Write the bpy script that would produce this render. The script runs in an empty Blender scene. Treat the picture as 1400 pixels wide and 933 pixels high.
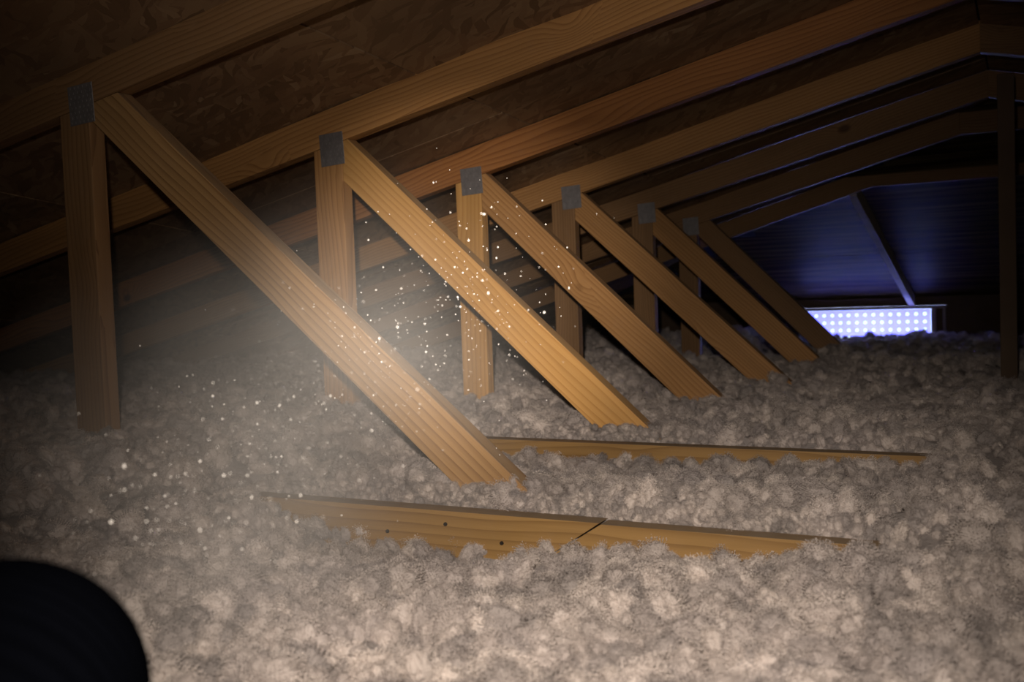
import bpy, bmesh, math, random
import numpy as np
from mathutils import Vector, Matrix, Euler

random.seed(7); rng = np.random.default_rng(7)
SC = bpy.context.scene
COL = SC.collection
OZ = 0.45            # camera height above the ceiling drywall (the attic's floor)

# ------------------------------------------------------------------ camera
CR = Vector((0.88649527, 0.46132469, -0.03613408))
CU = Vector((0.01039124, 0.05822156, 0.9982496))
CW = Vector((-0.46262098, 0.88531903, -0.0468194))
CAM = Vector((0, 0, OZ))
cd = bpy.data.cameras.new('camera'); cam = bpy.data.objects.new('camera', cd); COL.objects.link(cam)
cd.sensor_width = 36; cd.lens = 36 * 1366 / 1400; cd.clip_start = 0.02; cd.clip_end = 60
m = Matrix((CR, CU, -CW)).transposed().to_4x4(); m.translation = CAM
cam.matrix_world = m
cd.dof.use_dof = True; cd.dof.focus_distance = 1.9; cd.dof.aperture_fstop = 6.0
SC.camera = cam

# ------------------------------------------------------------------ world, lights, exposure
w = bpy.data.worlds.new('world'); SC.world = w; w.use_nodes = True
w.node_tree.nodes['Background'].inputs[0].default_value = (0.75, 1.0, 1.0, 1)
w.node_tree.nodes['Background'].inputs[1].default_value = 1.6
SC.view_settings.view_transform = 'Standard'; SC.view_settings.look = 'None'
SC.view_settings.gamma = 1; SC.view_settings.exposure = 0.0
SC.view_settings.use_curve_mapping = False

def aim(o, target):
    d = Vector(target) - o.location
    o.rotation_euler = d.to_track_quat('-Z', 'Y').to_euler()

def pix(px, py, d):           # a direction seen by the photograph, at view depth d
    return CAM + (CW + CR * ((px - 700) / 1366) - CU * ((py - 466.5) / 1366)) * d

def spot(name, loc, target, power, angle, blend, col, size):
    l = bpy.data.lights.new(name, 'SPOT'); l.energy = power; l.spot_size = math.radians(angle)
    l.spot_blend = blend; l.color = col; l.shadow_soft_size = size
    o = bpy.data.objects.new(name, l); COL.objects.link(o); o.location = loc; aim(o, target); return o

HEAD = CAM - CR * 0.035 + CU * 0.10      # headlamp worn just over the camera
WARM = (1.0, 0.86, 0.74)
spot('headlamp_hotspot', HEAD, pix(635, 385, 2), 165, 25, 1.0, WARM, 0.012)
spot('headlamp_spill', HEAD, pix(800, 870, 1.5), 64, 66, 1.0, WARM, 0.012)
spot('headlamp_corona', HEAD, pix(690, 340, 2), 38, 71, 1.0, WARM, 0.012)
dl = bpy.data.lights.new('daylight', 'AREA'); dl.shape = 'RECTANGLE'; dl.size = 1.2; dl.size_y = 0.5
dl.energy = 130; dl.color = (0.42, 0.52, 1.0)
do = bpy.data.objects.new('daylight', dl); COL.objects.link(do); do.location = (-1.0, 7.62, 0.22)
do.rotation_euler = (math.radians(-90), 0, 0)

# ------------------------------------------------------------------ helpers
def tag(o, label=None, cat=None, group=None, kind=None):
    if label: o['label'] = label
    if cat: o['category'] = cat
    if group: o['group'] = group
    if kind: o['kind'] = kind
    return o
def link(name, me, mat=None, parent=None):
    o = bpy.data.objects.new(name, me); COL.objects.link(o)
    if mat: me.materials.append(mat)
    if parent: o.parent = parent
    return o
def empty(name, loc):
    o = bpy.data.objects.new(name, None); COL.objects.link(o); o.location = loc; o.empty_display_size = .1; return o
def mesh_of(bm, smooth=False):
    me = bpy.data.meshes.new('m'); bmesh.ops.recalc_face_normals(bm, faces=bm.faces)
    bm.to_mesh(me); bm.free()
    if smooth:
        me.polygons.foreach_set('use_smooth', [True] * len(me.polygons))
    return me
def prism(poly, y0, y1, bevel=0.0):
    """poly: list of (x,z) ; extruded in y"""
    bm = bmesh.new()
    a = [bm.verts.new((x, y0, z)) for x, z in poly]; b = [bm.verts.new((x, y1, z)) for x, z in poly]
    n = len(poly)
    bm.faces.new(a); bm.faces.new(b[::-1])
    for i in range(n): bm.faces.new((a[i], b[i], b[(i + 1) % n], a[(i + 1) % n]))
    if bevel: bmesh.ops.bevel(bm, geom=bm.edges[:], offset=bevel, segments=2, affect='EDGES', profile=0.6)
    return bm
def clip(poly, px, pz, nx, nz):
    """keep the side where (p-P).n <= 0"""
    out = []
    for i in range(len(poly)):
        a, b = poly[i], poly[(i + 1) % len(poly)]
        da = (a[0] - px) * nx + (a[1] - pz) * nz; db = (b[0] - px) * nx + (b[1] - pz) * nz
        if da <= 0: out.append(a)
        if da * db < 0:
            t = da / (da - db); out.append((a[0] + t * (b[0] - a[0]), a[1] + t * (b[1] - a[1])))
    return out
def board(name, poly, y0, y1, ang, mat, parent, bevel=0.0025, origin=None):
    """poly in world (x,z) ; the object's local x axis runs along the board (angle ang in the xz plane)"""
    if origin is None: origin = (sum(p[0] for p in poly) / len(poly), sum(p[1] for p in poly) / len(poly))
    ca, sa = math.cos(ang), math.sin(ang)
    loc = [((x - origin[0]) * ca + (z - origin[1]) * sa, -(x - origin[0]) * sa + (z - origin[1]) * ca) for x, z in poly]
    bm = prism(loc, -(y1 - y0) / 2, (y1 - y0) / 2, bevel)
    o = link(name, mesh_of(bm), mat, parent)
    p = parent.location if parent else Vector((0, 0, 0))
    o.location = (origin[0] - p.x, (y0 + y1) / 2 - p.y, origin[1] + OZ - p.z)
    o.rotation_euler = (0, -ang, 0)
    return o
def box_bm(bm, c, s, rot=None):
    r = bmesh.ops.create_cube(bm, size=1); vs = r['verts']
    bmesh.ops.scale(bm, vec=s, verts=vs)
    if rot: bmesh.ops.rotate(bm, matrix=rot.to_matrix(), verts=vs)
    bmesh.ops.translate(bm, vec=c, verts=vs); return vs

# ------------------------------------------------------------------ materials
class NT:
    def __init__(s, name):
        s.m = bpy.data.materials.new(name); s.m.use_nodes = True; s.t = s.m.node_tree
        s.n = s.t.nodes; s.b = s.n.get('Principled BSDF'); s.out = s.n.get('Material Output')
    def new(s, typ, **k):
        n = s.n.new(typ)
        for a, v in k.items():
            if a.startswith('i_'):
                n.inputs[a[2:].replace('_', ' ')].default_value = v
            else: setattr(n, a, v)
        return n
    def L(s, a, b): s.t.links.new(a, b)
    def math(s, op, a, b=None, c=None, clamp=False):
        n = s.n.new('ShaderNodeMath'); n.operation = op; n.use_clamp = clamp
        for i, v in enumerate((a, b, c)):
            if v is None: continue
            if isinstance(v, (int, float)): n.inputs[i].default_value = v
            else: s.L(v, n.inputs[i])
        return n.outputs[0]
    def ramp(s, f, stops):
        n = s.n.new('ShaderNodeValToRGB'); e = n.color_ramp.elements
        e[0].position, e[0].color = stops[0][0], (*stops[0][1], 1)
        e[1].position, e[1].color = stops[-1][0], (*stops[-1][1], 1)
        for p, c in stops[1:-1]:
            x = e.new(p); x.color = (*c, 1)
        s.L(f, n.inputs[0]); return n.outputs[0]
    def mix(s, f, a, b, mode='MIX'):
        n = s.n.new('ShaderNodeMix'); n.data_type = 'RGBA'; n.blend_type = mode
        for i, v in ((0, f), (6, a), (7, b)):
            if isinstance(v, (int, float)): n.inputs[i].default_value = v
            elif isinstance(v, tuple): n.inputs[i].default_value = (*v, 1)
            else: s.L(v, n.inputs[i])
        return n.outputs[2]
    def bump(s, h, strength, dist):
        n = s.n.new('ShaderNodeBump'); n.inputs['Strength'].default_value = strength; n.inputs['Distance'].default_value = dist
        s.L(h, n.inputs['Height']); s.L(n.outputs[0], s.b.inputs['Normal'])

def wood(name, light, dark, ring=85.0, wob=0.9, knot=0.5, seed=0.0, dusty=0.05):
    t = NT(name)
    tc = t.new('ShaderNodeTexCoord'); oi = t.new('ShaderNodeObjectInfo')
    off = t.new('ShaderNodeVectorMath', operation='SCALE'); off.inputs['Scale'].default_value = 1.0
    cmb = t.new('ShaderNodeCombineXYZ')
    t.L(t.math('MULTIPLY_ADD', oi.outputs['Random'], 37.0, seed), cmb.inputs[0])
    t.L(t.math('MULTIPLY', oi.outputs['Random'], 11.0), cmb.inputs[2])
    add = t.new('ShaderNodeVectorMath', operation='ADD'); t.L(tc.outputs['Object'], add.inputs[0]); t.L(cmb.outputs[0], add.inputs[1])
    P = add.outputs[0]
    def scaled(v):
        n = t.new('ShaderNodeVectorMath', operation='MULTIPLY'); n.inputs[1].default_value = v; t.L(P, n.inputs[0]); return n.outputs[0]
    big = t.new('ShaderNodeTexNoise', i_Scale=1.0, i_Detail=2.0); t.L(scaled((1.3, 6, 6)), big.inputs['Vector'])
    fine = t.new('ShaderNodeTexNoise', i_Scale=1.0, i_Detail=4.0, i_Roughness=.6); t.L(scaled((5, 160, 160)), fine.inputs['Vector'])
    pore = t.new('ShaderNodeTexNoise', i_Scale=1.0, i_Detail=2.0); t.L(scaled((26, 620, 620)), pore.inputs['Vector'])
    # knots: sparse cells, stretched along the grain, bending the rings around them
    vo = t.new('ShaderNodeTexVoronoi', i_Scale=1.0, i_Randomness=1.0); t.L(scaled((5.5, 8.5, 8.5)), vo.inputs['Vector'])
    kc = t.new('ShaderNodeSeparateColor'); t.L(vo.outputs['Color'], kc.inputs[0])
    kd = t.math('ADD', vo.outputs['Distance'], t.math('LESS_THAN', kc.outputs[0], .80))
    sep = t.new('ShaderNodeSeparateXYZ'); t.L(P, sep.inputs[0])
    kn = t.math('EXPONENT', t.math('MULTIPLY', t.math('MULTIPLY', kd, kd), -9.0))
    rr = t.math('ADD', t.math('MULTIPLY', sep.outputs[2], ring), t.math('MULTIPLY', sep.outputs[1], ring * .45))
    rr = t.math('ADD', rr, t.math('MULTIPLY', big.outputs[0], 9.0 * wob))
    rr = t.math('ADD', rr, t.math('MULTIPLY', kn, 5.0 * knot))
    fr = t.math('FRACT', rr)
    ringv = t.math('POWER', fr, 2.2)
    mixv = t.math('ADD', t.math('MULTIPLY', ringv, 0.55), t.math('MULTIPLY', fine.outputs[0], 0.55), clamp=True)
    mid = tuple((a * .62 + b * .38) for a, b in zip(light, dark))
    c = t.ramp(mixv, [(0.12, light), (0.5, mid), (0.95, dark)])
    # broad colour drift and dark knot hearts
    dr = t.new('ShaderNodeTexNoise', i_Scale=1.0, i_Detail=3.0); t.L(scaled((2.0, 14, 14)), dr.inputs['Vector'])
    c = t.mix(t.math('MULTIPLY', t.math('SUBTRACT', dr.outputs[0], 0.42, clamp=True), 1.6, clamp=True), c, tuple(x * .62 for x in mid))
    kh = t.math('MULTIPLY', t.math('MULTIPLY', t.math('SUBTRACT', .17, kd, clamp=True), 14.0, clamp=True), min(1.0, knot * 1.3), clamp=True)
    c = t.mix(kh, c, (dark[0] * .35, dark[1] * .28, dark[2] * .25))
    # settled fibre dust
    du = t.new('ShaderNodeTexNoise', i_Scale=38.0, i_Detail=5.0); t.L(tc.outputs['Object'], du.inputs['Vector'])
    geo = t.new('ShaderNodeNewGeometry'); sn = t.new('ShaderNodeSeparateXYZ'); t.L(geo.outputs['True Normal'], sn.inputs[0])
    up = t.math('MULTIPLY', t.math('ADD', sn.outputs[2], -0.3, clamp=True), 0.9, clamp=True)
    dm = t.math('ADD', t.math('MULTIPLY', t.math('SUBTRACT', du.outputs[0], .5, clamp=True), dusty * 4), up, clamp=True)
    c = t.mix(t.math('MULTIPLY', dm, t.math('MULTIPLY_ADD', du.outputs[0], .8, .25), clamp=True), c, (0.30, 0.265, 0.22))
    t.L(c, t.b.inputs['Base Color']); t.b.inputs['Roughness'].default_value = 0.62
    t.b.inputs['Specular IOR Level'].default_value = 0.25
    t.bump(t.math('ADD', t.math('MULTIPLY', pore.outputs[0], .6), t.math('MULTIPLY', ringv, .5)), 0.35, 0.0012)
    return t.m
M = {}
M['pine'] = wood('pine_warm', (0.50, 0.275, 0.105), (0.25, 0.115, 0.036))
M['pine_rafter'] = wood('pine_rafter', (0.58, 0.315, 0.115), (0.27, 0.12, 0.04), ring=70, wob=1.1, knot=.8, seed=21)
M['pine_gold'] = wood('pine_golden', (0.64, 0.37, 0.125), (0.42, 0.205, 0.056), ring=60, wob=.6, knot=.15, seed=3)
M['pine_striped'] = wood('pine_striped', (0.47, 0.285, 0.12), (0.20, 0.10, 0.038), ring=70, wob=.5, knot=.2, seed=9)
M['pine_red'] = wood('pine_reddish', (0.46, 0.21, 0.07), (0.19, 0.067, 0.022), ring=75, wob=1.3, knot=.9, seed=5)
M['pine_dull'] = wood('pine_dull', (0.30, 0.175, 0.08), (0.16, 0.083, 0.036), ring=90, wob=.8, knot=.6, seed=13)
M['chord'] = wood('pine_chord', (0.33, 0.20, 0.072), (0.19, 0.105, 0.036), ring=55, wob=.5, knot=.2, seed=17, dusty=.04)

def osb(name, rot=0.0, tone=1.0, flake=1.0):
    t = NT(name); tc = t.new('ShaderNodeTexCoord')
    warp = t.new('ShaderNodeTexNoise', i_Scale=9.0, i_Detail=2.0); t.L(tc.outputs['Object'], warp.inputs['Vector'])
    wv = t.new('ShaderNodeVectorMath', operation='MULTIPLY_ADD'); wv.inputs[1].default_value = (.06, .06, .0)
    t.L(warp.outputs['Color'], wv.inputs[0]); t.L(tc.outputs['Object'], wv.inputs[2])
    layers = []
    for i, (a, sx, sy) in enumerate(((rot, 6, 40), (rot + .35, 8, 52), (rot - .4, 7, 44), (rot + .8, 10, 50))):
        mp = t.new('ShaderNodeMapping'); mp.inputs['Rotation'].default_value = (0, 0, a)
        sc = t.new('ShaderNodeVectorMath', operation='MULTIPLY'); sc.inputs[1].default_value = (sx * flake, sy * flake, 1)
        t.L(wv.outputs[0], mp.inputs[0]); t.L(mp.outputs[0], sc.inputs[0])
        v = t.new('ShaderNodeTexVoronoi', i_Scale=1.0, voronoi_dimensions='2D'); t.L(sc.outputs[0], v.inputs['Vector'])
        s = t.new('ShaderNodeSeparateColor'); t.L(v.outputs['Color'], s.inputs[0])
        layers.append((s, v))
    # the flake with the greatest random height lies on top
    h = layers[0][0].outputs[0]; val = layers[0][0].outputs[1]
    for s, v in layers[1:]:
        g = t.math('GREATER_THAN', s.outputs[0], h)
        val = t.math('ADD', t.math('MULTIPLY', g, s.outputs[1]), t.math('MULTIPLY', t.math('SUBTRACT', 1.0, g), val))
        h = t.math('MAXIMUM', h, s.outputs[0])
    k = tone
    c = t.ramp(val, [(0, (.13 * k, .078 * k, .042 * k)), (.4, (.21 * k, .126 * k, .07 * k)), (.8, (.25 * k, .162 * k, .09 * k)), (.97, (.28 * k, .185 * k, .105 * k)), (1, (.36 * k, .26 * k, .16 * k))])
    gr = t.new('ShaderNodeTexNoise', i_Scale=2.2, i_Detail=5.0); t.L(tc.outputs['Object'], gr.inputs['Vector'])
    c = t.mix(t.math('MULTIPLY', t.math('SUBTRACT', gr.outputs[0], .4, clamp=True), 2.2, clamp=True), c, (.12 * k, .075 * k, .045 * k))
    t.L(c, t.b.inputs['Base Color']); t.b.inputs['Roughness'].default_value = .55
    if rot == 0:
        t.b.inputs['Specular IOR Level'].default_value = .05
        mp = t.new('ShaderNodeVectorMath', operation='MULTIPLY'); mp.inputs[1].default_value = (1.6, 34, 34); t.L(tc.outputs['Object'], mp.inputs[0])
        sn = t.new('ShaderNodeTexNoise', i_Scale=1.0, i_Detail=3.0); t.L(mp.outputs[0], sn.inputs['Vector'])
        t.L(t.mix(t.math('MULTIPLY', t.math('SUBTRACT', sn.outputs[0], .42, clamp=True), 5.0, clamp=True), (.035, .024, .011), (.17, .125, .06)), t.b.inputs['Base Color'])
    t.bump(h, .5, .002)
    return t.m
M['osb'] = osb('osb_sheathing', .35, 1.3, 1.15)
M['osb_hip'] = osb('osb_hip', 0.0, 1.25, 1.0)

def simple(name, col, rough=.7, metal=0.0, noise=0.0, scale=30, bump=0.0):
    t = NT(name); t.b.inputs['Roughness'].default_value = rough; t.b.inputs['Metallic'].default_value = metal
    tc = t.new('ShaderNodeTexCoord'); n = t.new('ShaderNodeTexNoise', i_Scale=float(scale), i_Detail=4.0)
    t.L(tc.outputs['Object'], n.inputs['Vector'])
    c = t.mix(n.outputs[0], tuple(x * (1 - noise) for x in col), tuple(min(1, x * (1 + noise)) for x in col))
    t.L(c, t.b.inputs['Base Color'])
    if bump: t.bump(n.outputs[0], bump, .003)
    return t.m
M['galv'] = simple('galvanised_steel', (.27, .26, .265), .5, .55, .35, 60, .3)
M['steel_dark'] = simple('dark_steel', (.035, .028, .022), .5, .4, .2)
M['rubber'] = simple('black_rubber', (.0012, .0014, .0022), .8, 0, .3, 12)
M['rubber'].node_tree.nodes['Principled BSDF'].inputs['Specular IOR Level'].default_value = 0.0
M['drywall'] = simple('drywall', (.35, .33, .30), .9, 0, .1)
M['seal_black'] = simple('light_seal_black', (.015, .014, .013), .95, 0, .2)  # for the added sheet that keeps daylight out of the roof joints
M['pale'] = wood('pine_pale', (.62, .54, .46), (.45, .38, .31), knot=.0)
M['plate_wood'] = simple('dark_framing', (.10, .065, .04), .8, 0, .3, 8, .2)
M['frame'] = simple('vent_frame_wood', (.30, .26, .26), .75, 0, .25, 14, .2)

def fluffmat():
    t = NT('loose_fibre'); tc = t.new('ShaderNodeTexCoord')
    n = t.new('ShaderNodeTexNoise', i_Scale=55.0, i_Detail=5.0, i_Roughness=.65); t.L(tc.outputs['Object'], n.inputs['Vector'])
    oi = t.new('ShaderNodeObjectInfo')
    geo = t.new('ShaderNodeNewGeometry')
    n2 = t.new('ShaderNodeTexNoise', i_Scale=7.0, i_Detail=3.0); t.L(geo.outputs['Position'], n2.inputs['Vector'])
    c = t.ramp(n2.outputs[0], [(.3, (.60, .545, .50)), (.5, (.70, .635, .585)), (.7, (.66, .60, .565))])
    c = t.mix(t.math('MULTIPLY', t.math('SUBTRACT', n.outputs[0], .52, clamp=True), 2.6, clamp=True), c, (.50, .455, .43))
    c = t.mix(1.0, c, t.ramp(oi.outputs['Random'], [(0, (.60, .60, .62)), (.45, (.84, .83, .84)), (1, (1.18, 1.18, 1.18))]), 'MULTIPLY')
    t.L(c, t.b.inputs['Base Color']); t.b.inputs['Roughness'].default_value = 1; t.b.inputs['Specular IOR Level'].default_value = 0
    n3 = t.new('ShaderNodeTexNoise', i_Scale=240.0, i_Detail=4.0, i_Roughness=.7); t.L(geo.outputs['Position'], n3.inputs['Vector'])
    t.bump(n3.outputs[0], .8, .004)
    tr = t.new('ShaderNodeBsdfTranslucent'); t.L(c, tr.inputs[0])
    mx = t.new('ShaderNodeMixShader'); mx.inputs[0].default_value = .26
    t.L(t.b.outputs[0], mx.inputs[1]); t.L(tr.outputs[0], mx.inputs[2]); t.L(mx.outputs[0], t.out.inputs[0])
    return t.m
M['fluff'] = fluffmat()

# ------------------------------------------------------------------ roof geometry (z here is relative to the camera)
W, T, S = .089, .038, .6096
Y0 = 1.4596
YS = [Y0 + S * k for k in range(7)]
ZR = [.7185, .7205, .7077, .6943, .6599, .6530, .6573]
MR = [.1683, .2047, .2288, .2413, .2467, .2629, .2951]
XV = [-1.8242, -1.6371, -1.5769, -1.5370, -1.4614, -1.462]
XD = [-1.2663, -1.2153, -1.2089, -1.1724, -1.1436, -1.134]
MD = [-.8451, -.9124, -.9473, -.9353, -.9750, -1.02]
ZC = [-.3552, -.3324, -.40, -.40, -.40, -.40, -.40]
XRIDGE = -.13
YWALL = 7.2
def rafter(y):
    zr = float(np.interp(y, YS, ZR)); mr = float(np.interp(y, YS, MR)); return zr, mr
def zleft(x, y):
    zr, mr = rafter(y); return zr + mr * x + W * math.sqrt(1 + mr * mr)
def zright(x, y): return zleft(2 * XRIDGE - x, y)
def zhip(y): return -.115 + .30 * (YWALL - y)

# ------------------------------------------------------------------ the setting
fl = bmesh.new(); box_bm(fl, (-.1, 3.1, OZ - .445 - .02), (10.4, 9.0, .03))
tag(link('floor', mesh_of(fl), M['drywall']), kind='structure')
ceiling = tag(empty('ceiling', (0, 0, OZ)), kind='structure')
XHL = -3.25; XHR = 2 * XRIDGE - XHL; YAP = YWALL - (zleft(XRIDGE, 4.3) + .115) / .30
def sheet(poly, zf, mat, name='osb_panel', th=.012):
    """poly in plan; follows the roof height zf"""
    if len(poly) < 3: return
    ar = 0
    for i in range(len(poly)):
        ar += poly[i][0] * poly[(i + 1) % len(poly)][1] - poly[(i + 1) % len(poly)][0] * poly[i][1]
    if abs(ar) < .02: return
    cx = sum(p[0] for p in poly) / len(poly); cy = sum(p[1] for p in poly) / len(poly)
    bm = bmesh.new(); a = []; b = []
    for x, y in poly:
        z = zf(x, y); a.append(bm.verts.new((x - cx, y - cy, z))); b.append(bm.verts.new((x - cx, y - cy, z + th)))
    n = len(poly)
    bm.faces.new(a); bm.faces.new(b[::-1])
    for i in range(n): bm.faces.new((a[i], b[i], b[(i + 1) % n], a[(i + 1) % n]))
    bmesh.ops.triangulate(bm, faces=[f for f in bm.faces if len(f.verts) > 4])
    o = link(name, mesh_of(bm), mat, ceiling); o.location = (cx, cy, 0); return o
def subdiv(poly):          # add points along the long sides so a panel follows the slightly twisted roof
    out = []
    for i in range(len(poly)):
        a, b = poly[i], poly[(i + 1) % len(poly)]
        out.append(a)
    return out
hl = (XHL - XRIDGE, YWALL - YAP)       # left hip line direction in plan, from the apex
gap = .003
row = 0
for side in (-1, 1):
    zf = zleft if side < 0 else zright
    x = XRIDGE; r = 0
    while abs(x - XRIDGE) < 4.7:
        x2 = x + side * 1.185
        y = -1.15 - (1.22 if r % 2 else 0)
        while y < YWALL + .2:
            for ya, yb in ((y, y + 1.22), (y + 1.22, y + 2.44)):
                g2 = gap if yb > y + 2 else 0; g1 = gap if ya == y else 0
                xa, xb = sorted((x + side * gap, x2 - side * gap))
                ya_, yb_ = max(ya + g1, -1.15), min(yb - g2, YWALL + .2)
                if yb_ - ya_ < .02: continue
                p = [(xa, ya_), (xb, ya_), (xb, yb_), (xa, yb_)]
                dx, dy = side * -hl[0], hl[1]
                # keep the side of the hip line that is nearer the camera
                nx, ny = (-dy * side * -1, dx * side * -1)
                if ny < 0: nx, ny = -nx, -ny
                p = clip(p, XRIDGE, YAP, nx, ny)
                sheet(p, zf, M['osb'])
            y += 2.44
        x = x2; r += 1
# hip end
y = YWALL + .25; r = 0
while y > YAP:
    y2 = y - 1.17; xx = -6.9 + (1.22 if r % 2 else 0)
    while xx < 5:
        p = [(xx + gap, y2 + gap), (xx + 2.44 - gap, y2 + gap), (xx + 2.44 - gap, y - gap), (xx + gap, y - gap)]
        for side in (-1, 1):
            dx, dy = side * -hl[0], hl[1]
            nx, ny = dy, -dx
            if ny < 0: nx, ny = -nx, -ny
            p = clip(p, XRIDGE, YAP, -nx, -ny) if p else p
        if len(p) > 2: sheet(p, lambda a, b: zhip(b), M['osb_hip'])
        xx += 2.44
    y = y2; r += 1
# unseen black sheet added above the boards to block daylight at the joints
bm = bmesh.new()
gx = sorted(set([XRIDGE] + list(np.linspace(-5.0, XRIDGE, 14)) + list(np.linspace(XRIDGE, 4.74, 14)))); gy = list(np.linspace(-1.2, YWALL + .3, 30))
V = [[bm.verts.new((a, b, min(zleft(a, b), zright(a, b), zhip(b)) + .03)) for b in gy] for a in gx]
for i in range(len(gx) - 1):
    for j in range(len(gy) - 1): bm.faces.new((V[i][j], V[i][j + 1], V[i + 1][j + 1], V[i + 1][j]))
o = link('light_seal', mesh_of(bm), M['seal_black'], ceiling)

def wall(name, lo, hi, mat):
    bm = bmesh.new(); box_bm(bm, tuple((a + b) / 2 for a, b in zip(lo, hi)), tuple(b - a for a, b in zip(lo, hi)))
    return tag(link(name, mesh_of(bm), mat), kind='structure')
wall('wall_back', (-5.2, -1.25, OZ - .48), (5, -1.17, OZ + .9), M['plate_wood'])
wall('wall_left', (-5.22, -1.25, OZ - .48), (-5.12, 7.6, OZ + .3), M['plate_wood'])
wall('wall_right', (4.86, -1.25, OZ - .48), (4.96, 7.6, OZ + .3), M['plate_wood'])
VX0, VX1, VZ1 = -1.43, -.600, -.195
wf = tag(empty('wall_far', (0, YWALL, OZ)), kind='structure')
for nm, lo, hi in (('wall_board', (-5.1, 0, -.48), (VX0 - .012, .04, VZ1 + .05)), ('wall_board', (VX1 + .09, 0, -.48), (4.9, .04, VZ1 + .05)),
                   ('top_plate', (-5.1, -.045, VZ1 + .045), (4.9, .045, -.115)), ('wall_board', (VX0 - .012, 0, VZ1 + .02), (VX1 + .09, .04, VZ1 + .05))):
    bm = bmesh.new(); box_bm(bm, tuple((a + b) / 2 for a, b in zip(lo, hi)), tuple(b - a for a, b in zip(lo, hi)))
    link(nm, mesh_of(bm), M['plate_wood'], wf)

# ------------------------------------------------------------------ perforated vent in the far wall
vent = tag(empty('attic_vent', (-1.0, YWALL, OZ - .44)), 'white perforated vent panel glowing blue in a wooden frame in the far wall', 'vent')
t = NT('vent_panel'); n = t.new('ShaderNodeTexNoise', i_Scale=6.0)
tr = t.new('ShaderNodeBsdfTranslucent'); tr.inputs[0].default_value = (.30, .275, .60, 1)
df = t.new('ShaderNodeBsdfDiffuse'); df.inputs[0].default_value = (.30, .30, .62, 1)
mx = t.new('ShaderNodeMixShader'); mx.inputs[0].default_value = .22
t.L(tr.outputs[0], mx.inputs[1]); t.L(df.outputs[0], mx.inputs[2])
t.L(mx.outputs[0], t.out.inputs[0]); M['panel'] = t.m
SP = .0545; NC, NR = 15, 4
bm = bmesh.new(); rad = .0125
px1 = VX1 - .008; pz1 = VZ1 - .004
for i in range(NC):
    for j in range(NR):
        cx = px1 - .036 - i * SP + 1.0 - 0; cz = pz1 - .032 - j * .052 + .44
        hw, hh = SP / 2, .026
        L_ = cx - (hw if i < NC - 1 else hw + .012); R_ = cx + (hw if i else .036)
        B_ = cz - (hh if j < NR - 1 else hh + .02); T_ = cz + (hh if j else .032)
        ring = []; sq = []
        for k in range(16):
            a = k * math.pi / 8
            ring.append((cx + rad * math.cos(a), cz + rad * math.sin(a)))
            c, s_ = math.cos(a), math.sin(a); q = max(abs(c), abs(s_)); c /= q; s_ /= q
            sq.append((cx + (c * (R_ - cx) if c > 0 else c * (cx - L_)), cz + (s_ * (T_ - cz) if s_ > 0 else s_ * (cz - B_))))
        for k in range(16):
            k2 = (k + 1) % 16
            for yy in (0, .002):
                v = [bm.verts.new((p[0], yy, p[1])) for p in (ring[k], ring[k2], sq[k2], sq[k])]; bm.faces.new(v)
            v = [bm.verts.new(p) for p in ((ring[k][0], 0, ring[k][1]), (ring[k2][0], 0, ring[k2][1]), (ring[k2][0], .002, ring[k2][1]), (ring[k][0], .002, ring[k][1]))]; bm.faces.new(v)
bmesh.ops.remove_doubles(bm, verts=bm.verts[:], dist=1e-5)
link('perforated_panel', mesh_of(bm), M['panel'], vent).location = (0, .02, 0)
def vbox(name, lo, hi, mat):
    bm = bmesh.new(); box_bm(bm, tuple((a + b) / 2 for a, b in zip(lo, hi)), tuple(b - a for a, b in zip(lo, hi)))
    bmesh.ops.bevel(bm, geom=bm.edges[:], offset=.003, segments=1, affect='EDGES')
    o = link(name, mesh_of(bm), mat, vent); return o
vbox('frame_board', (VX0 + 1 - .02, -.05, VZ1 + .44), (VX1 + 1 + .09, .05, VZ1 + .44 + .018), M['frame'])
vbox('frame_board', (VX1 + 1, -.04, -.02), (VX1 + 1 + .03, .05, VZ1 + .44), M['frame'])
vbox('frame_board', (VX1 + 1 + .072, -.05, -.02), (VX1 + 1 + .09, .05, VZ1 + .44), M['frame'])
vbox('frame_board', (VX1 + 1 + .03, .0, -.02), (VX1 + 1 + .072, .05, VZ1 + .44), M['plate_wood'])
vbox('frame_board', (VX0 + 1 - .03, -.05, -.02), (VX0 + 1, .05, VZ1 + .44), M['frame'])

# ------------------------------------------------------------------ roof trusses
def plate(parent, x, z, y, w=.074, h=.082, rot=0.0):
    bm = bmesh.new(); box_bm(bm, (0, 0, 0), (w, .0016, h))
    bmesh.ops.bevel(bm, geom=bm.edges[:], offset=.0004, segments=1, affect='EDGES')
    nx, nz = 6, 8
    for i in range(nx):
        for j in range(nz):
            box_bm(bm, ((i + .5) / nx * w - w / 2 + (.002 if j % 2 else -.002), -.0011, (j + .5) / nz * h - h / 2), (.0026, .0012, .0048))
    o = link('gusset_plate', mesh_of(bm), M['galv'], parent)
    o.location = (x, y - .0009 - parent.location.y, z + OZ); o.rotation_euler = (0, rot, 0); return o

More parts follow.
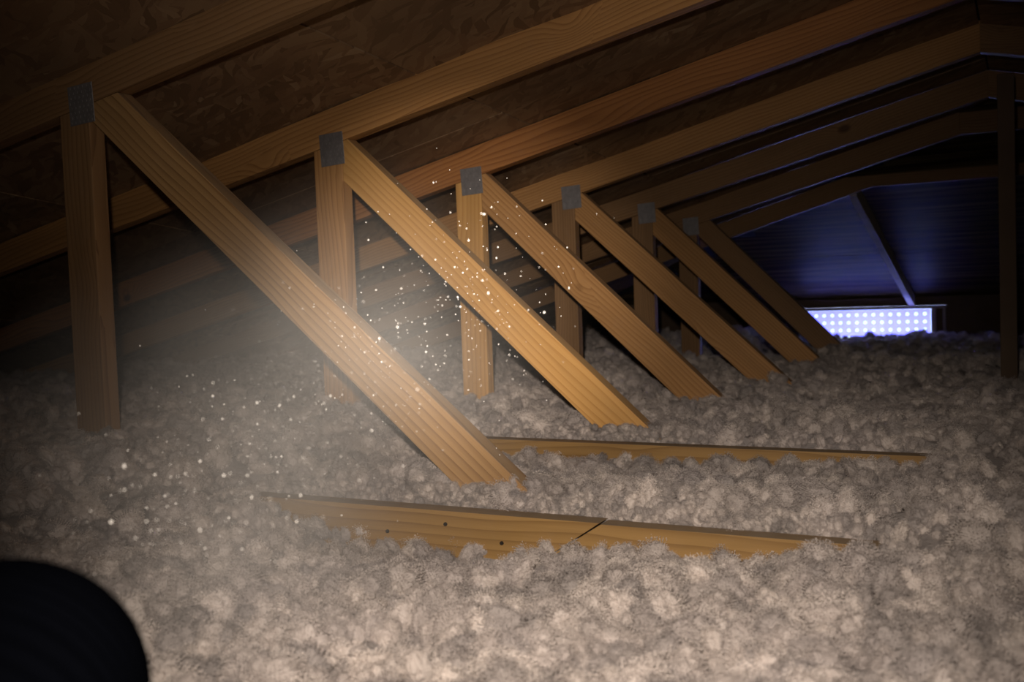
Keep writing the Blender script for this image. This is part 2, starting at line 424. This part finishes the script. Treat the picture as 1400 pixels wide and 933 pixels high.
TRUSS_LABEL = [
    'nearest roof truss, its wide striped diagonal board running down to the front joist',
    'roof truss whose golden diagonal catches the brightest spot of the lamp, second from the front',
    'roof truss just behind the brightest diagonal, with a pale upright and clear grey nail plate',
    'fourth roof truss from the front, brown diagonal under a faint nail plate',
    'fifth roof truss from the front, dim brown diagonal crossing dark blue shadow',
    'dark roof truss whose diagonal overlaps the left edge of the glowing vent',
    'farthest roof truss, a dark rafter without webs before the blue-lit sheathing']
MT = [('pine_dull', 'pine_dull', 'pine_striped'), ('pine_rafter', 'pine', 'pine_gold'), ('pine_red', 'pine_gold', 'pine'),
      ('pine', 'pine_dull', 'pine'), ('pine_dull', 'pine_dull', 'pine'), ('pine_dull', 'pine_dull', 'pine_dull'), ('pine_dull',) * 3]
for k in range(7):
    y = YS[k]; zr, mr = ZR[k], MR[k]
    root = tag(empty('roof_truss', (0, y, 0)), TRUSS_LABEL[k], 'truss', 'roof trusses along the attic')
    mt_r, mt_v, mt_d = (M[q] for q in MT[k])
    n = math.sqrt(1 + mr * mr); ang = math.atan(mr)
    xl = (-.44 - zr) / mr
    xl = max(xl, -4.6)
    xe = XRIDGE
    if k == 5: xe = (.585 - zr) / mr
    if k == 6: xe = (.455 - zr) / mr
    pl = [(xl, zr + mr * xl), (xe, zr + mr * xe), (xe, zr + mr * xe + W * n), (xl, zr + mr * xl + W * n)]
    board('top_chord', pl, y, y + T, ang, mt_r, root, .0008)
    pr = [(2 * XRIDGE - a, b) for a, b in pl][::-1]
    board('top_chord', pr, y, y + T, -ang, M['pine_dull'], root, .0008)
    if k >= 5:
        zf = zr + mr * xe
        board('flat_chord', [(xe, zf), (2 * XRIDGE - xe, zf), (2 * XRIDGE - xe, zf + W), (xe, zf + W)], y, y + T, 0, M['pine_dull'], root)
    # upright web
    if k < 6:
        xv = XV[k]
        ztop = lambda x: zr + mr * x
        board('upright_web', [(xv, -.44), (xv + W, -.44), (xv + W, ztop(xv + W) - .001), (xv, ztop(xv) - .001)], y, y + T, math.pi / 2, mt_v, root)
        md, xd = MD[k], XD[k]; nn = math.sqrt(1 + md * md)
        zb = -.42 if k else -.40
        xa, xb = -2.4, .3
        p = [(xa, md * (xa - xd)), (xb, md * (xb - xd)), (xb, md * (xb - xd) + W * nn), (xa, md * (xa - xd) + W * nn)]
        p = clip(p, 0, zb, 0, -1)                    # foot
        p = clip(p, xv + W + .001, 0, -1, 0)         # against the upright
        p = clip(p, 0, zr - .001, -mr, 1)            # under the rafter
        board('diagonal_web', p, y, y + T, math.atan(md), mt_d, root)
        plate(root, [-1.755, -1.578, -1.519, -1.458, -1.395, -1.40][k], [.428, .385, .350, .338, .311, .283][k], y, rot=-.05)
    if k == 3:
        board('king_post', [(-.088, -.44), (-.042, -.44), (-.042, .60), (-.088, .60)], y + T + .002, y + T + W, math.pi / 2, M['plate_wood'], root)
    # bottom chord: joist
    zc = ZC[k]; ya, yb = y - .06, y - .022
    if k == 0:
        board('bottom_chord', [(-4.3, zc - W), (-.726, zc - W), (-.592, zc), (-4.3, zc)], ya, yb, 0, M['chord'], root, bevel=.0008, origin=(-1.0, zc - W / 2))
        board('bottom_chord', [(-.7252, zc - W), (4.0, zc - W), (4.0, zc - .0025), (-.5914, zc - .0025)], ya + .003, yb, 0, M['chord'], root, bevel=.0008, origin=(-.2, zc - W / 2))
        for nx_, nz_ in ((-.868, -.022), (-.985, -.043), (-.763, -.045)):
            bm = bmesh.new(); bmesh.ops.create_cone(bm, cap_ends=True, segments=12, radius1=.0035, radius2=.003, depth=.003)
            o = link('nail_head', mesh_of(bm), M['steel_dark'], root); o.rotation_euler = (math.pi / 2, 0, 0)
            o.location = (nx_, ya - y - .001, zc + nz_ + OZ)
    else:
        board('bottom_chord', [(-4.3, zc - W), (4.0, zc - W), (4.0, zc), (-4.3, zc)], ya, yb, 0, M['chord'], root, origin=(-.7, zc - W / 2))

# jack rafter running down the hip end to the vent
jr = bmesh.new()
xj0, yj0, xj1, yj1 = -.78, YS[6] + T, -.715, YWALL - .02
def jz(y): return zhip(y)
vs = []
for (x, y) in ((xj0, yj0), (xj1, yj1)):
    for dx, dz in ((-.019, -.078), (.019, -.078), (.019, -.004), (-.019, -.004)):
        vs.append(jr.verts.new((x + dx - xj0, y - yj0, jz(y) + dz - jz(yj0))))
for f in ((0, 1, 2, 3), (7, 6, 5, 4), (0, 4, 5, 1), (1, 5, 6, 2), (2, 6, 7, 3), (3, 7, 4, 0)): jr.faces.new([vs[i] for i in f])
o = link('jack_rafter', mesh_of(jr), M['pale']); o.location = (xj0, yj0, jz(yj0) + OZ)
tag(o, 'narrow blue-lit rafter running down the far slope to the top of the vent', 'rafter')

# ------------------------------------------------------------------ loose-fill insulation
def vnoise(x, y, seed):
    xi = np.floor(x).astype(np.int64); yi = np.floor(y).astype(np.int64); fx = x - xi; fy = y - yi
    fx = fx * fx * (3 - 2 * fx); fy = fy * fy * (3 - 2 * fy)
    def h(a, b):
        v = (a * 374761393 + b * 668265263 + seed * 974634777) & 0xffffffff
        v = ((v ^ (v >> 13)) * 1274126177) & 0xffffffff
        return ((v ^ (v >> 16)) & 0xffff) / 65535.0
    return (h(xi, yi) * (1 - fx) + h(xi + 1, yi) * fx) * (1 - fy) + (h(xi, yi + 1) * (1 - fx) + h(xi + 1, yi + 1) * fx) * fy
def fbm(x, y, f, o, seed):
    s = 0; a = .5
    for i in range(o): s = s + a * (vnoise(x * f, y * f, seed + i) - .5); f *= 2.1; a *= .5
    return s * 2
def sm(t): t = np.clip(t, 0, 1); return t * t * (3 - 2 * t)
def bumpf(v, a, b, e): return sm((v - a) / e + .5) * sm((b - v) / e + .5)
def H(x, y):
    n1 = fbm(x, y, 2.2, 3, 5); n2 = fbm(x, y, 9, 2, 9)
    lo = -.388 + 0 * x
    bay = -.340 - .040 * sm((y - 1.50) / .35) * bumpf(x, -1.15, 3, .3)
    far = -.323 - .075 * sm((y - 3.95) / .85) + .075 * np.exp(-((x + .80) ** 2 + (y - 4.50) ** 2) / .03) + .07 * sm((-1.3 - x) / .5) * sm((y - 3.95) / .85) + .012 * fbm(x, y, 7, 2, 91) * sm((y - 4.5) / .5)
    right = sm((x + .235) / .12)
    left = sm((-1.22 - x) / .35)
    lo = lo + right * (bay - lo) * sm((y - 1.12) / .33)
    bay = bay + sm((x + .26) / .2) * (far - bay) * sm((y - 1.66) / .38)
    h = lo + (bay - lo) * sm((y - 1.447) / .014)
    h = h + (far - h) * sm((y - 2.055) / .014)
    h = h * (1 - left * bumpf(y, .95, 2.4, .5)) + (-.285) * left * bumpf(y, .95, 2.4, .5)
    amp = 1 - .7 * bumpf(y, 1.36, 1.50, .06) * bumpf(x, -1.25, -.2, .1)
    h = h + (.026 * n1 + .012 * n2) * amp
    h = h - bumpf(y, 1.13, 1.41, .13) * bumpf(x, -1.16, -.70, .14) * .075
    h = h - bumpf(y, 1.20, 1.41, .11) * bumpf(x, -.72, -.30, .14) * .030
    h = h + right * bumpf(y, 1.2, 1.55, .2) * .020
    h = h + .020 * (fbm(x, y, 13, 2, 77)) * sm((1.3 - y) / .4)
    return h
xs = np.unique(np.concatenate([np.arange(-4.35, -2.6, .06), np.arange(-2.6, .8, .014), np.arange(.8, 4.05, .07)]))
ys = np.unique(np.concatenate([np.arange(-1.15, .3, .06), np.arange(.3, 2.8, .013), np.arange(2.8, YWALL - .004, .035)]))
X, Y = np.meshgrid(xs, ys, indexing='ij')
zfine = .010 * fbm(X, Y, 40, 3, 50)
Z = H(X, Y) + zfine
nv = X.size
verts = np.stack([X.ravel(), Y.ravel(), Z.ravel()], 1)
ni, nj = X.shape
I, J = np.meshgrid(np.arange(ni - 1), np.arange(nj - 1), indexing='ij')
a = (I * nj + J).ravel(); faces = np.stack([a, a + nj, a + nj + 1, a + 1], 1)
# scattered clumps
pts = []; scl = []
def scatter(r0, r1, s, rmin, rmax, half):
    n = int(.5 * (r1 * r1 - r0 * r0) * 2 * half / (s * s))
    r = np.sqrt(rng.random(n) * (r1 * r1 - r0 * r0) + r0 * r0)
    th = math.atan2(CW.y, CW.x) + (rng.random(n) * 2 - 1) * half
    x, y = r * np.cos(th), r * np.sin(th)
    ok = (x > -4.4) & (x < 4) & (y < YWALL - .01)
    x, y = x[ok], y[ok]
    sc = rmin + (rmax - rmin) * rng.random(len(x)) ** 2.2
    pts.append(np.stack([x, y, H(x, y) + .006 + sc * 1.1 * (rng.random(len(x)) - .45)], 1)); scl.append(sc)
scatter(.35, 1.3, .0150, .007, .034, math.radians(60))
scatter(1.3, 2.6, .0175, .008, .030, math.radians(48))
scatter(2.6, 4.5, .032, .012, .034, math.radians(44))
scatter(4.5, 9.0, .055, .018, .045, math.radians(44))
def rowc(n, x0, x1, ya, yb, z0, z1, r0, r1):
    x = x0 + (x1 - x0) * rng.random(n)
    pts.append(np.stack([x, ya + (yb - ya) * rng.random(n), z0 + (z1 - z0) * rng.random(n) ** 1.6], 1)); scl.append(r0 + (r1 - r0) * rng.random(n))
P0 = sum(len(p) for p in pts)
rowc(900, -1.3, -.22, YS[0] - .015, YS[0] + .014, -.358, -.332, .007, .012)
rowc(260, -.80, -.22, YS[0] - .017, YS[0] - .008, -.356, -.338, .007, .011)
rowc(90, -.96, -.76, YS[0] - .014, YS[0] - .004, -.350, -.322, .008, .012)
rowc(420, -1.2, -.2, YS[1] - .012, YS[1] + .02, -.338, -.312, .008, .013)
rowc(90, -.95, -.73, YS[1] - .013, YS[1] - .004, -.330, -.302, .008, .012)
P = np.concatenate(pts); R_ = np.concatenate(scl)
# keep the wood clean: clumps may lean on boards but not float over their faces
ycA = (P[:, 1] > YS[0] - .062 - R_ * .5) & (P[:, 1] < YS[0] - .018 + R_ * .35) & (P[:, 0] > -1.28) & (P[:, 0] < -.19)
topA = P[:, 2] + R_ * .7 > ZC[0] - .02
keep = ~(ycA & topA)
P1 = P0
ycB = (P[:, 1] > YS[1] - .062 - R_ * .4) & (P[:, 1] < YS[1] - .018 + R_ * .3) & (P[:, 0] > -1.15) & (P[:, 0] < -.40) & (P[:, 2] + R_ * .7 > ZC[1] - .02)
keep &= ~ycB
keep &= np.linalg.norm(P, axis=1) > .42
keep[P0:] = True
P, R_ = P[keep], R_[keep]
allv = np.concatenate([verts, P])
me = bpy.data.meshes.new('insulation')
me.vertices.add(len(allv)); me.vertices.foreach_set('co', allv.ravel().astype(np.float32))
me.loops.add(faces.size); me.loops.foreach_set('vertex_index', faces.ravel().astype(np.int32))
me.polygons.add(len(faces)); me.polygons.foreach_set('loop_start', np.arange(0, faces.size, 4, dtype=np.int32))
me.polygons.foreach_set('use_smooth', np.ones(len(faces), bool))
me.update(calc_edges=True)
N = len(allv)
at = me.attributes.new('clump', 'BOOLEAN', 'POINT'); fl_ = np.zeros(N, bool); fl_[nv:] = True; at.data.foreach_set('value', fl_)
at = me.attributes.new('rad', 'FLOAT_VECTOR', 'POINT'); v = np.ones((N, 3)); v[nv:] = R_[:, None] * (.8 + .5 * rng.random((len(R_), 3))); v[nv:, 2] *= .85
at.data.foreach_set('vector', v.ravel().astype(np.float32))
at = me.attributes.new('turn', 'FLOAT_VECTOR', 'POINT'); v = np.zeros((N, 3)); v[nv:] = rng.random((len(R_), 3)) * [.9, .9, 6.28]
at.data.foreach_set('vector', v.ravel().astype(np.float32))
at = me.attributes.new('pick', 'INT', 'POINT'); at.data.foreach_set('value', rng.integers(0, 9, N).astype(np.int32))
ins = link('loose_insulation', me, M['fluff']); ins.location = (0, 0, OZ)
tag(ins, 'fluffy off-white loose-fill insulation blanketing the attic floor between the joists', 'insulation', kind='stuff')

# clump shapes (kept out of the scene; only the insulation's node tree reads them)
pc = bpy.data.collections.new('clump_shapes')
def clump(seed):
    r = np.random.default_rng(seed)
    bm = bmesh.new(); bmesh.ops.create_icosphere(bm, subdivisions=4, radius=1)
    V = np.array([v.co[:] for v in bm.verts]); V /= np.linalg.norm(V, axis=1)[:, None]
    def lobes(n, s, amp):
        D = r.normal(size=(n, 3)); D /= np.linalg.norm(D, axis=1)[:, None]
        A = np.arccos(np.clip(V @ D.T, -1, 1)); ss = s * (.6 + .8 * r.random(n))
        q = np.sqrt(np.clip(1 - (A / ss) ** 2, 0, None)) * ss / s
        return amp * q.max(1)
    rad = .46 + lobes(9, .75, .24) + lobes(60, .30, .16) + lobes(330, .13, .08)
    st = (1 + .25 * r.normal(size=3))[None, :]
    n0 = len(V); F = [[v.index for v in f.verts] for f in bm.faces]; bm.free()
    core = V * (rad * .80)[:, None] * st
    # downy skin: many tiny ragged shreds standing in and just over the lobed surface
    K = 5500
    j = r.integers(0, n0, K)
    base = V[j] * (rad[j] * (.80 + .36 * r.random(K) ** 1.6))[:, None] * st
    d1 = r.normal(size=(K, 3)) + V[j] * .5; d1 /= np.linalg.norm(d1, axis=1)[:, None]
    d2 = np.cross(d1, r.normal(size=(K, 3))); d2 /= np.linalg.norm(d2, axis=1)[:, None]
    ln = (.03 + .09 * r.random(K))[:, None]; wd = (.015 + .035 * r.random(K))[:, None]
    A_ = base - d1 * ln * .5; B_ = base + d2 * wd; C_ = base + d1 * ln * .6
    Vx = np.concatenate([core, A_, B_, C_])
    F += [[n0 + q, n0 + K + q, n0 + 2 * K + q] for q in range(K)]
    me = bpy.data.meshes.new('clump'); me.from_pydata(Vx.tolist(), [], F)
    me.polygons.foreach_set('use_smooth', [i < len(F) - K for i in range(len(F))]); me.materials.append(M['fluff'])
    o = bpy.data.objects.new('clump', me); pc.objects.link(o)
for i in range(9): clump(100 + i)
ng = bpy.data.node_groups.new('scatter_clumps', 'GeometryNodeTree')
ng.interface.new_socket('Geometry', in_out='INPUT', socket_type='NodeSocketGeometry')
ng.interface.new_socket('Geometry', in_out='OUTPUT', socket_type='NodeSocketGeometry')
gi = ng.nodes.new('NodeGroupInput'); go = ng.nodes.new('NodeGroupOutput')
ci = ng.nodes.new('GeometryNodeCollectionInfo'); ci.inputs[0].default_value = pc; ci.inputs[1].default_value = True; ci.inputs[2].default_value = True
ip = ng.nodes.new('GeometryNodeInstanceOnPoints'); ip.inputs['Pick Instance'].default_value = True
def na(name, typ):
    n = ng.nodes.new('GeometryNodeInputNamedAttribute'); n.data_type = typ; n.inputs[0].default_value = name; return n.outputs[0]
jn = ng.nodes.new('GeometryNodeJoinGeometry')
Lk = ng.links.new
Lk(gi.outputs[0], ip.inputs['Points']); Lk(na('clump', 'BOOLEAN'), ip.inputs['Selection']); Lk(ci.outputs[0], ip.inputs['Instance'])
Lk(na('pick', 'INT'), ip.inputs['Instance Index']); Lk(na('turn', 'FLOAT_VECTOR'), ip.inputs['Rotation']); Lk(na('rad', 'FLOAT_VECTOR'), ip.inputs['Scale'])
Lk(gi.outputs[0], jn.inputs[0]); Lk(ip.outputs[0], jn.inputs[0]); Lk(jn.outputs[0], go.inputs[0])
md_ = ins.modifiers.new('scatter', 'NODES'); md_.node_group = ng

# ------------------------------------------------------------------ black hose in the near corner
tip = pix(14, 948, .46)
bm = bmesh.new()
path = [tip, pix(-20, 985, .42), pix(-75, 1060, .37), pix(-170, 1200, .31), pix(-320, 1400, .27)]
SEG = 40; pts_ = []
for i in range(len(path) - 1):
    for s in range(14): pts_.append(path[i].lerp(path[i + 1], s / 14))
pts_.append(path[-1])
rings = []
for i, p in enumerate(pts_):
    d = (pts_[min(i + 1, len(pts_) - 1)] - pts_[max(i - 1, 0)]).normalized()
    a = d.cross(Vector((0, 0, 1))).normalized(); b = a.cross(d)
    rr_ = .0625 * (1 + (.022 * (1 if i % 4 < 2 else -1) if i > 8 else 0)) * (1 - .25 * max(0, (2 - i)) / 2 * .4)
    rings.append([bm.verts.new(p + (a * math.cos(t) + b * math.sin(t)) * rr_) for t in np.linspace(0, 2 * math.pi, SEG, endpoint=False)])
inner = []
for i in (0, 12):
    p = pts_[i]; d = (pts_[i + 1] - pts_[i]).normalized(); a = d.cross(Vector((0, 0, 1))).normalized(); b = a.cross(d)
    inner.append([bm.verts.new(p + (a * math.cos(t) + b * math.sin(t)) * .050) for t in np.linspace(0, 2 * math.pi, SEG, endpoint=False)])
def bridge(A, B):
    for q in range(SEG): bm.faces.new((A[q], A[(q + 1) % SEG], B[(q + 1) % SEG], B[q]))
for i in range(len(rings) - 1): bridge(rings[i], rings[i + 1])
bridge(inner[0], rings[0]); bridge(inner[1], inner[0]); bm.faces.new(inner[1]); bm.faces.new(rings[-1])
org = tip.copy()
bmesh.ops.translate(bm, vec=-org, verts=bm.verts)
o = link('hose', mesh_of(bm, True), M['rubber']); o.location = org
tag(o, 'black out-of-focus hose end at the near left corner, pointing into the dust', 'hose')

# ------------------------------------------------------------------ dust hanging in the lamp's beam
def dust():
    A, B = pix(120, 790, .66), pix(610, 430, 2.0)
    ax = (B - A); L = ax.length; ax.normalize()
    bm = bmesh.new(); NS, NR_ = 14, 20; rg = []
    r0, r1 = .22, .36
    for i in range(NS + 1):
        u = i / NS; rr = (r0 + (r1 - r0) * u) * math.sqrt(max(0.0, 1 - (2 * u - 1) ** 6)) + .002
        rg.append([bm.verts.new((u * L * 1.0, rr * math.cos(t), rr * math.sin(t))) for t in np.linspace(0, 2 * math.pi, NR_, endpoint=False)])
    for i in range(NS):
        for q in range(NR_): bm.faces.new((rg[i][q], rg[i][(q + 1) % NR_], rg[i + 1][(q + 1) % NR_], rg[i + 1][q]))
    bm.faces.new(rg[0]); bm.faces.new(rg[-1])
    o = link('dust_haze', mesh_of(bm)); o.location = A
    o.rotation_euler = ax.to_track_quat('X', 'Z').to_euler()
    t = NT('dust_haze'); t.n.remove(t.b)
    tc = t.new('ShaderNodeTexCoord'); s = t.new('ShaderNodeSeparateXYZ'); t.L(tc.outputs['Object'], s.inputs[0])
    u = t.math('DIVIDE', s.outputs[0], L)
    rad = t.math('SQRT', t.math('ADD', t.math('POWER', s.outputs[1], 2.0), t.math('POWER', s.outputs[2], 2.0)))
    rel = t.math('DIVIDE', rad, t.math('MULTIPLY_ADD', u, r1 - r0, r0))
    fall = t.math('POWER', t.math('SUBTRACT', 1.0, rel, clamp=True), 1.3)
    ends = t.math('MULTIPLY', t.math('MULTIPLY', u, 12.0, clamp=True), t.math('MULTIPLY', t.math('SUBTRACT', 1.0, u, clamp=True), 2.6, clamp=True))
    n = t.new('ShaderNodeTexNoise', i_Scale=4.5, i_Detail=3.0, i_Roughness=.5, i_Distortion=.6); t.L(tc.outputs['Object'], n.inputs['Vector'])
    nn = t.math('MULTIPLY', t.math('SUBTRACT', n.outputs[0], .30, clamp=True), 3.2)
    den = t.math('MULTIPLY', t.math('MULTIPLY', fall, ends), t.math('MULTIPLY', nn, t.math('MULTIPLY_ADD', u, -.86 * DUST, DUST)))
    vs = t.new('ShaderNodeVolumeScatter'); vs.inputs['Color'].default_value = (.93, .93, .90, 1); vs.inputs['Anisotropy'].default_value = -.15
    t.L(den, vs.inputs['Density']); t.L(vs.outputs[0], t.out.inputs['Volume'])
    o.data.materials.append(t.m)
    tag(o, 'pale dust cloud drifting from the hose end up across the nearest diagonals', 'dust', kind='stuff')
DUST = 1.0
dust()
# glinting fibres: tiny flakes hanging in the air
def flakes():
    V = []; F = []
    ico = bmesh.new(); bmesh.ops.create_icosphere(ico, subdivisions=1, radius=1)
    iv = np.array([v.co[:] for v in ico.verts]); ifc = np.array([[v.index for v in f.verts] for f in ico.faces]); ico.free()
    def put(px, py, d, r):
        p = np.array(pix(px, py, d)); b = len(V) * 12
        V.append(iv * r * (1 + .4 * rng.normal(size=3)) + p); F.append(ifc + b)
    for _ in range(700):
        u = rng.random(); c = (300 + 350 * u, 640 - 235 * u)
        px = c[0] + rng.normal() * 85; py = c[1] + rng.normal() * 62
        d = .7 + .65 * rng.random() + .4 * u
        put(px, py, d, d * (.00040 + .0007 * rng.random() ** 4) * .85)
    for _ in range(110):
        put(640 + rng.normal() * 60, 350 + rng.normal() * 60, 1.0 + .8 * rng.random(), .0006 + .0005 * rng.random() ** 3)
    for _ in range(90):
        put(250 + rng.normal() * 90, 700 + rng.normal() * 40, .7 + .3 * rng.random(), .0004 + .0006 * rng.random() ** 2)
    V_ = np.concatenate(V); F_ = np.concatenate(F)
    me = bpy.data.meshes.new('flakes'); me.from_pydata(V_.tolist(), [], F_.tolist())
    t = NT('dust_flake'); t.b.inputs['Base Color'].default_value = (.95, .93, .88, 1); t.b.inputs['Roughness'].default_value = .3
    o = link('dust_flakes', me, t.m)
    tag(o, 'tiny glinting fibre flecks floating in the lit dust over the nearest diagonals', 'dust', kind='stuff')
flakes()
SC.cycles.volume_step_rate = 2.0
SC.cycles.volume_max_steps = 64
SC.cycles.max_bounces = 6
SC.cycles.sample_clamp_indirect = 4.0
